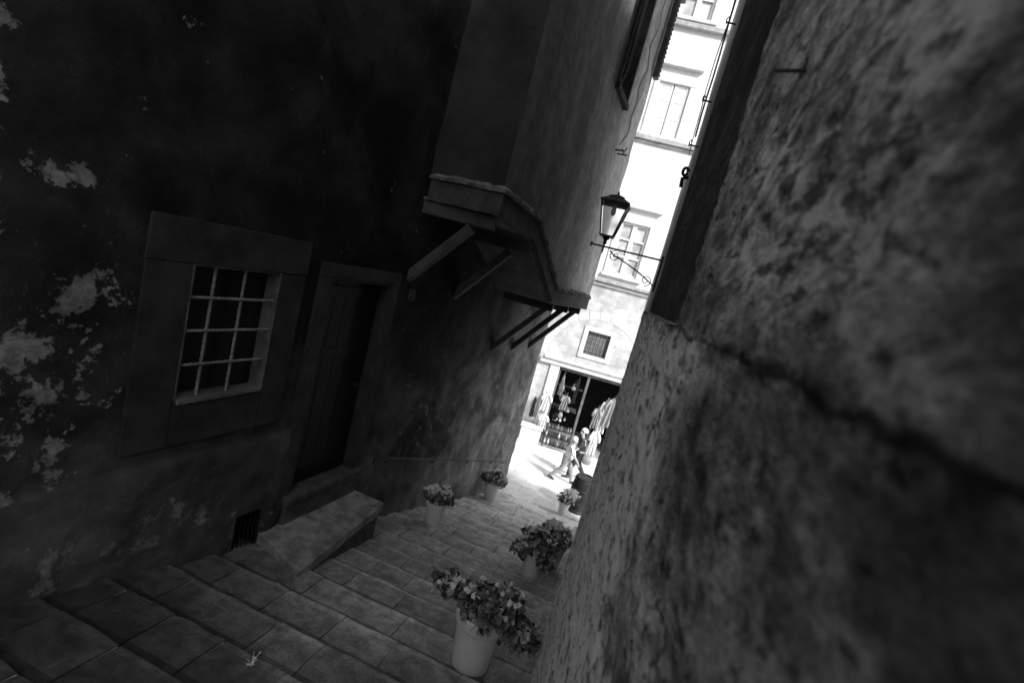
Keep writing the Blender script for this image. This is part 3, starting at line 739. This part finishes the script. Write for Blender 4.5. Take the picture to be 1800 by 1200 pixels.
gl=[('dress',.10,-3.25,1.1,.30,.10,M_lc),('shirt',-.12,-3.55,.7,.24,.16,M_mc),('dress',.28,-3.1,1.0,.4,.2,M_mc),('shirt',-1.80,-3.55,.62,.30,.14,M_lc),('scarf',-2.02,-3.65,.8,.16,.2,M_mc),('shirt',-1.72,-4.25,.5,.28,.2,M_lc),('scarf',-2.16,-3.75,.7,.14,.22,M_dc),('dress',.02,-4.25,.85,.30,.28,M_lc),('scarf',-.20,-4.35,.6,.12,.2,M_mc),('scarf',-1.45,-2.85,.7,.14,-.03,M_mc),('scarf',-.95,-2.8,.9,.16,-.03,M_dc),('shirt',-1.2,-3.5,.5,.26,-.05,M_mc)]
for i,(n_,u,z1,h_,w_,d_,m_) in enumerate(gl): garment(n_,u,z1,h_,w_,d_,m_,'%s %s hanging beside the shop doorway'%({M_lc:'pale',M_mc:'grey',M_dc:'dark'}[m_],n_),'clothing',i,FW,n_!='scarf')
for i in range(14):
    u=-1.52+rs.uniform(0,.78); z=-2.95-rs.random()*1.5; mb=MB(); s=rs.uniform(.05,.13)
    mb.lathe((0,0,0),[(0,-s),(s*.7,-s*.8),(s,-.2*s),(s*.8,.4*s),(s*.3,.7*s),(.01,.75*s)],14)
    mb.tube([(-s*.5,0,.5*s),(-s*.35,0,1.4*s),(0,0,1.75*s),(s*.35,0,1.4*s),(s*.5,0,.5*s)],.01,6)
    o=mb.build('handbag',[M_mc,M_mc,M_dc,M_lc,M_mc][i%5],None,smooth=True); o.location=FW(u,z,rs.uniform(-.35,-.03)); o.scale=(rs.uniform(.6,1.1),.5,rs.uniform(.7,1.5))
    meta(o,'small round handbag hung in the shop window','handbag','goods hanging outside the shop')
mb=MB(); mb.box(FW,-2.35,-1.7,-5.2,-4.75,.1,.45); mb.box(FW,-2.4,-1.66,-4.74,-4.70,.06,.5); o=mb.build('display_table',M_lc,None,bevel=.01); meta(o,'cloth covered display table beside the shop door','table')

# ------------------------------------------------------------------ flower pots
def leafmesh(mb,c,nrm,size,rr):
    nrm=nrm.normalized(); a=Vector((rr.uniform(-1,1),rr.uniform(-1,1),rr.uniform(-1,1))); t=nrm.cross(a).normalized(); b_=nrm.cross(t)
    i=len(mb.v); mb.v.append(c-nrm*size*.18); n=9; ph=rr.uniform(0,6); tone=rr.choice((.12,.25,.5,.8,1.2,1.8))*rr.uniform(.8,1.1)
    for k in range(n):
        an=2*math.pi*k/n; r_=size*(1+.14*math.cos(an*5+ph))*(.5 if k==0 else 1)*rr.uniform(.88,1.1)
        mb.v.append(c+t*math.cos(an)*r_+b_*math.sin(an)*r_+nrm*size*.26*math.cos(an*2+ph))
    for k in range(n): mb.f.append((i,i+1+k,i+1+(k+1)%n)); mb.m.append(0); mb.tone.append(tone*(.85 if k%2 else 1.1))
def flowerpot(loc,s,label,seed,spread,fh_,nleaf,off=(0,0),nfl=10,leaf=.042,extra=(),sprigs=(),flat=.62):
    rr=random.Random(seed); loc=Vector(loc)
    P=top('flower_pot',label,'flower pot',loc,'flower pots along the steps')
    mb=MB(); H=.45*s; rt_=.184*s; rb_=.130*s
    prof=[(0,.0),(rb_,.0),(rb_+.004,.01),(rt_*.93,H*.80),(rt_*1.03,H*.805),(rt_*1.06,H*.84),(rt_*1.08,H*.97),(rt_*1.07,H),(rt_*.98,H),(rt_*.95,H*.97),(rt_*.9,H*.8)]
    mb.lathe(loc,prof,40); mb.build('pot',M_terra,P,smooth=False,bevel=.003)
    mb=MB(); mb.lathe(loc,[(rt_*.93,H*.90),(rt_*.5,H*.93),(0,H*.94)],20); mb.build('soil',M_soil,P,smooth=True)
    mb=MB(); st_=MB()
    c0_=loc+Vector((0,0,H*.93))
    blobs=[(Vector((off[0],off[1],fh_*.5)),spread)]+[(Vector(e[:3]),e[3]) for e in extra]
    tips=[]
    for i in range(nleaf):
        bc,br=blobs[0] if rr.random()<.5 or len(blobs)==1 else blobs[rr.randrange(1,len(blobs))]
        while True:
            v=Vector((rr.uniform(-1,1),rr.uniform(-1,1),rr.uniform(-.6,1)))
            if .35<v.length<1: break
        lump=.8+.5*noise.noise(v*2.2+Vector((seed,0,0)))
        p=c0_+bc+Vector((v.x*br*lump,v.y*br*lump,v.z*br*flat*lump))
        if (p-c0_).xy.length<rt_*1.15 and p.z<c0_.z+.02: p.z=c0_.z+rr.uniform(.02,.07)
        d=(v+Vector((rr.uniform(-.6,.6),rr.uniform(-.6,.6),rr.uniform(0,.9))))
        leafmesh(mb,p,d,leaf*rr.uniform(.6,1.25),rr)
        if rr.random()<.16: tips.append(p)
    for sp in sprigs:
        e=c0_+Vector(sp); tips.append(e)
        for q in range(6): leafmesh(mb,e+Vector((rr.uniform(-1,1),rr.uniform(-1,1),rr.uniform(-.6,.8)))*.04,Vector((rr.uniform(-1,1),rr.uniform(-1.5,.2),rr.uniform(-.2,1))),leaf*rr.uniform(.9,1.2),rr)
    for p in tips:
        b0=c0_+Vector((rr.uniform(-.5,.5)*rt_,rr.uniform(-.5,.5)*rt_,0)); md=b0.lerp(p,.55)+Vector((0,0,.05))
        st_.tube([b0,md,p],[.006*s,.005*s,.003*s],5)
    mb.build('leaves',M_leaf,P,recalc=False); st_.build('stems',M_stem,P,smooth=True)
    for i in range(nfl):
        fl=MB()
        bc,br=blobs[rr.randrange(len(blobs))]; a=rr.uniform(0,6.28); q=rr.uniform(.2,1.0)
        p=c0_+bc+Vector((math.cos(a)*br*q,math.sin(a)*br*q,br*flat*math.sqrt(max(0,1-q*q*.9))+.02))
        fl.tube([p-Vector((0,0,.07)),p],.002,4)
        for k in range(rr.randint(2,5)):
            cc=p+Vector((rr.uniform(-1,1),rr.uniform(-1,1),rr.uniform(-.5,.5)))*.022; nn=Vector((rr.uniform(-1,1),rr.uniform(-1.4,.4),rr.uniform(.1,1))).normalized()
            t=nn.cross(Vector((.3,.2,.9))).normalized(); b_=nn.cross(t)
            for m5 in range(5):
                an=m5*1.2566; e=t*math.cos(an)+b_*math.sin(an); f_=t*math.cos(an+.5)+b_*math.sin(an+.5); g2=t*math.cos(an-.5)+b_*math.sin(an-.5); r_=.017
                fl.face([cc,cc+g2*r_*.8+nn*.003,cc+e*r_*1.15+nn*.006,cc+f_*r_*.8+nn*.003])
        fl.build('flower',M_petal,P,recalc=False)
def gz(y): return stairz(y)+.004
flowerpot((-.37,2.95,gz(2.95)),1.0,'large pale flower pot with leafy geranium on the steps',1,.25,.12,1000,(.04,0),16,.031,
   [(-.24,-.02,.08,.12),(.28,-.02,-.04,.18),(.15,.05,.10,.15),(-.10,0,.08,.15)],[(-.40,0,.12),(-.36,-.03,.05),(-.31,.02,.17),(-.45,.03,.08),(.44,-.02,-.04),(.40,-.05,.05)],.5)
flowerpot((-.24,5.10,gz(5.10)),.78,'flower pot with dense blooming geranium further down the steps',2,.26,.14,850,(-.02,0),56,.033,[(-.17,-.05,.0,.15),(.12,-.05,-.08,.14)])
flowerpot((-.06,5.75,gz(5.75)),.78,'flower pot with tall dense flowering geranium by the stone wall',7,.24,.18,700,(-.03,0),50,.033,[(-.1,0,.16,.14)])
flowerpot((-1.68,5.50,gz(5.50)),.74,'small round flower pot with flowering geranium against dark wall',3,.18,.16,460,(.02,0),44,.032,[(.12,0,.08,.12),(-.1,0,.08,.12)])
flowerpot((-1.50,8.05,gz(8.05)),.80,'small flower pot with flowering geranium near foot of the steps',4,.21,.18,520,(.02,0),44,.034,[(.16,0,.07,.12),(-.12,0,.08,.14)])
flowerpot((-.16,9.15,gz(9.15)),.62,'flower pot with pale flowers at the foot of the steps',5,.22,.18,340,(0,0),50,.034,[(.1,.2,.1,.16)])

BR=top('barrel','dark wooden barrel standing at the street corner','barrel',(.10,9.75,sz(9.75)))
mb=MB(); prof=[(0,0)]+[(.20+.05*math.sin(math.pi*t/10),.80*t/10) for t in range(11)]+[(.18,.80),(.18,.77),(0,.77)]
mb.lathe((.10,9.75,sz(9.75)),prof,24); mb.build('barrel_body',M_dc,BR)
for t in (.08,.26,.56,.74):
    mb=MB(); r_=.203+.05*math.sin(math.pi*t/.80); mb.lathe((.10,9.75,sz(9.75)),[(r_,t-.02),(r_+.006,t-.02),(r_+.006,t+.02),(r_,t+.02)],24); mb.build('hoop',M_wood,BR)

mb=MB(); rr=random.Random(8); wy=1.98; bx=Vector((-1.42,wy,gz(wy)+.002))
for i in range(12):
    a=rr.uniform(0,6.28); l=rr.uniform(.02,.07); e=bx+Vector((math.cos(a)*l*.7,math.sin(a)*l*.7,l*.8)); mb.tube([bx,bx.lerp(e,.5)+Vector((0,0,.01)),e],[.0016,.0014,.001],4)
    if i%3==0: leafmesh(mb,e,Vector((rr.uniform(-1,1),-1,1)),.006,rr)
o=mb.build('weed',M_petal,None,recalc=False); meta(o,'tiny dry pale weed growing between paving stones','weed')

# ------------------------------------------------------------------ people
def skinobj(name,verts,edges,rad,mat,parent,sub_=2):
    me=bpy.data.meshes.new(name); me.from_pydata(verts,edges,[]); me.materials.append(mat)
    o=bpy.data.objects.new(name,me); COL.objects.link(o); o.parent=parent
    sk=o.modifiers.new('s','SKIN'); sk.use_smooth_shade=True
    for i,r_ in enumerate(rad):
        r2=r_ if isinstance(r_,tuple) else (r_,r_); me.skin_vertices[0].data[i].radius=r2
    me.skin_vertices[0].data[0].use_root=True
    ss=o.modifiers.new('u','SUBSURF'); ss.levels=sub_; ss.render_levels=sub_
    return o
def person(h,loc,rz,label,top_m,leg_m,hair_m,stride,arm):
    P=top('person',label,'person',loc); P.rotation_euler=(0,0,rz)
    def sc(p): return (p[0]*h,p[1]*h,p[2]*h)
    J={}
    J['pel']=((0,0,.52),.075); J['sp']=((.012,0,.62),.068); J['ch']=((.03,0,.735),.082); J['nb']=((.04,0,.815),.038); J['nk']=((.048,0,.85),.030)
    J['jaw']=((.062,0,.885),.040); J['hd']=((.060,0,.93),.056); J['ht']=((.052,0,.968),.040); J['no']=((.118,0,.915),.010)
    E=[('pel','sp'),('sp','ch'),('ch','nb'),('nb','nk'),('nk','jaw'),('jaw','hd'),('hd','ht'),('hd','no')]
    for sg,s_ in ((1,'l'),(-1,'r')):
        st_=stride*sg
        J['hip'+s_]=((0,.05*sg,.49),.055); kx=.10*st_+(.03 if st_<0 else .05); J['kn'+s_]=((kx,.05*sg,.275),.040)
        ax=.20*st_-(.06 if st_<0 else 0); J['an'+s_]=((ax,.05*sg,.045+(.03 if st_<0 else 0)),.024); J['to'+s_]=((ax+.095,.055*sg,.018),.020)
        E+=[('pel','hip'+s_),('hip'+s_,'kn'+s_),('kn'+s_,'an'+s_),('an'+s_,'to'+s_)]
        J['sh'+s_]=((.03,.10*sg,.795),.036); ex=.03-arm*sg*.09; J['el'+s_]=((ex,.135*sg,.64),.027)
        wx=ex-arm*sg*.04+.07; J['wr'+s_]=((wx,.13*sg,.52),.018); J['pa'+s_]=((wx+.012,.128*sg,.485),.018)
        E+=[('ch','sh'+s_),('sh'+s_,'el'+s_),('el'+s_,'wr'+s_),('wr'+s_,'pa'+s_)]
        for k in range(4):
            y=.128*sg; x=wx+.012+(k-1.5)*.012; f1='f%d%s'%(k,s_); f2='g%d%s'%(k,s_); L=(.030,.036,.034,.026)[k]
            J[f1]=((x,y,.485-L*.6),.0055); J[f2]=((x+.008,y-.004*sg,.485-L*1.2),.0045); E+=[('pa'+s_,f1),(f1,f2)]
        J['th'+s_]=((wx+.034,.122*sg,.475),.0055); E+=[('pa'+s_,'th'+s_)]
    def mk(name,keys,mat,infl,add=0):
        idx={k:i for i,k in enumerate(keys)}; ed=[(idx[a],idx[b_]) for a,b_ in E if a in idx and b_ in idx]
        return skinobj(name,[sc(J[k][0]) for k in keys],ed,[(J[k][1]*infl+add)*h for k in keys],mat,P)
    mk('body',list(J.keys()),M_skin,1.0)
    mk('shirt',['ch','sp','pel','nb','shl','shr','ell','elr'],top_m,1.15,.010)
    mk('trousers',['pel','hipl','hipr','knl','knr','anl','anr'],leg_m,1.15,.008)
    mb=MB(); n=14
    for j in range(8):
        for i in range(n):
            th=j/7*1.75; a=2*math.pi*i/n; r_=.068*h*(1+.05*math.sin(a*3+j)); 
            x=math.sin(th)*math.cos(a); y=math.sin(th)*math.sin(a); z=math.cos(th)
            if x>.35: z=max(z,.35)
            mb.v.append(Vector((.050*h+x*r_*.98-.008*h,y*r_*.92,.945*h+z*r_)))
    for j in range(7):
        for i in range(n): a=j*n+i; b_=j*n+(i+1)%n; mb.f.append((a,b_,b_+n,a+n)); mb.m.append(0); mb.tone.append(1)
    o=mb.build('hair',hair_m,None,smooth=True); o.parent=P
    for sg,s_ in ((1,'l'),(-1,'r')):
        a=Vector(sc(J['an'+s_][0])); t=Vector(sc(J['to'+s_][0])); mb=MB(); mb.tube([a+Vector((-.03*h,0,-.012*h)),a+Vector((.01*h,0,-.01*h)),a.lerp(t,.6)+Vector((0,0,.003*h)),t+Vector((.02*h,0,0))],[.020*h,.030*h,.026*h,.014*h],10)
        o=mb.build('shoe',M_dc,None,smooth=True); o.parent=P
    return P
person(1.24,(-.46,11.45,sz(11.45)),math.radians(5),'walking person in pale clothes in mid-stride on the street',M_lc,M_mc,M_lc,1.0,1.0)
person(1.42,(-.19,12.1,sz(12.1)),math.radians(-160),'walking person in dark coat with shoulder bag and pale hair',M_dc,M_dc,M_lc,.7,-1.0)
mb=MB(); mb.lathe((0,0,0),[(0,-.13),(.10,-.12),(.13,0),(.10,.11),(0,.12)],16); mb.tube([(-.09,0,.09),(-.05,0,.4),(.03,0,.50),(.06,0,.35),(.09,0,.09)],.012,6)
o=mb.build('shoulder_bag',M_mc,None,smooth=True); o.scale=(1,.5,1); o.location=(-.19+.20,11.95,sz(12)+.66); meta(o,'grey soft shoulder bag carried by walking person','bag')

# ------------------------------------------------------------------ light
s=Vector((.6,-.45,.66)).normalized()
sd=bpy.data.lights.new('sun','SUN'); sd.energy=5.0; sd.angle=math.radians(10); sd.color=(1,1,1)
so=bpy.data.objects.new('sun',sd); so.rotation_euler=s.to_track_quat('Z','Y').to_euler(); so.location=(10,-8,20); COL.objects.link(so)
w=bpy.data.worlds.new('World'); S.world=w; w.use_nodes=True; nt=w.node_tree
bg=nt.nodes['Background']; sk=nt.nodes.new('ShaderNodeTexSky'); sk.sky_type='NISHITA'; sk.sun_disc=False
sk.sun_elevation=math.asin(s.z); sk.sun_rotation=math.atan2(s.x,s.y); sk.dust_density=7.0; sk.air_density=2.0
bw=nt.nodes.new('ShaderNodeRGBToBW'); nt.links.new(sk.outputs[0],bw.inputs[0]); nt.links.new(bw.outputs[0],bg.inputs[0]); bg.inputs[1].default_value=.15
S.view_settings.view_transform='Standard'; S.view_settings.look='None'; S.view_settings.exposure=0

# ------------------------------------------------------------------ camera
cam=bpy.data.cameras.new('camera'); cam.sensor_width=36; cam.lens=16.34; cam.clip_start=.02; cam.clip_end=1000
co=bpy.data.objects.new('camera',cam); COL.objects.link(co)
rx=Vector((.9332,.2536,.2548)); back=Vector((.2213,-.9638,.1487)).normalized(); rx=(rx-back*rx.dot(back)).normalized(); up=back.cross(rx)
co.matrix_world=Matrix(((rx.x,up.x,back.x,0),(rx.y,up.y,back.y,0),(rx.z,up.z,back.z,0),(0,0,0,1)))
cam.dof.use_dof=True; cam.dof.focus_distance=4.5; cam.dof.aperture_fstop=2.6
S.camera=co
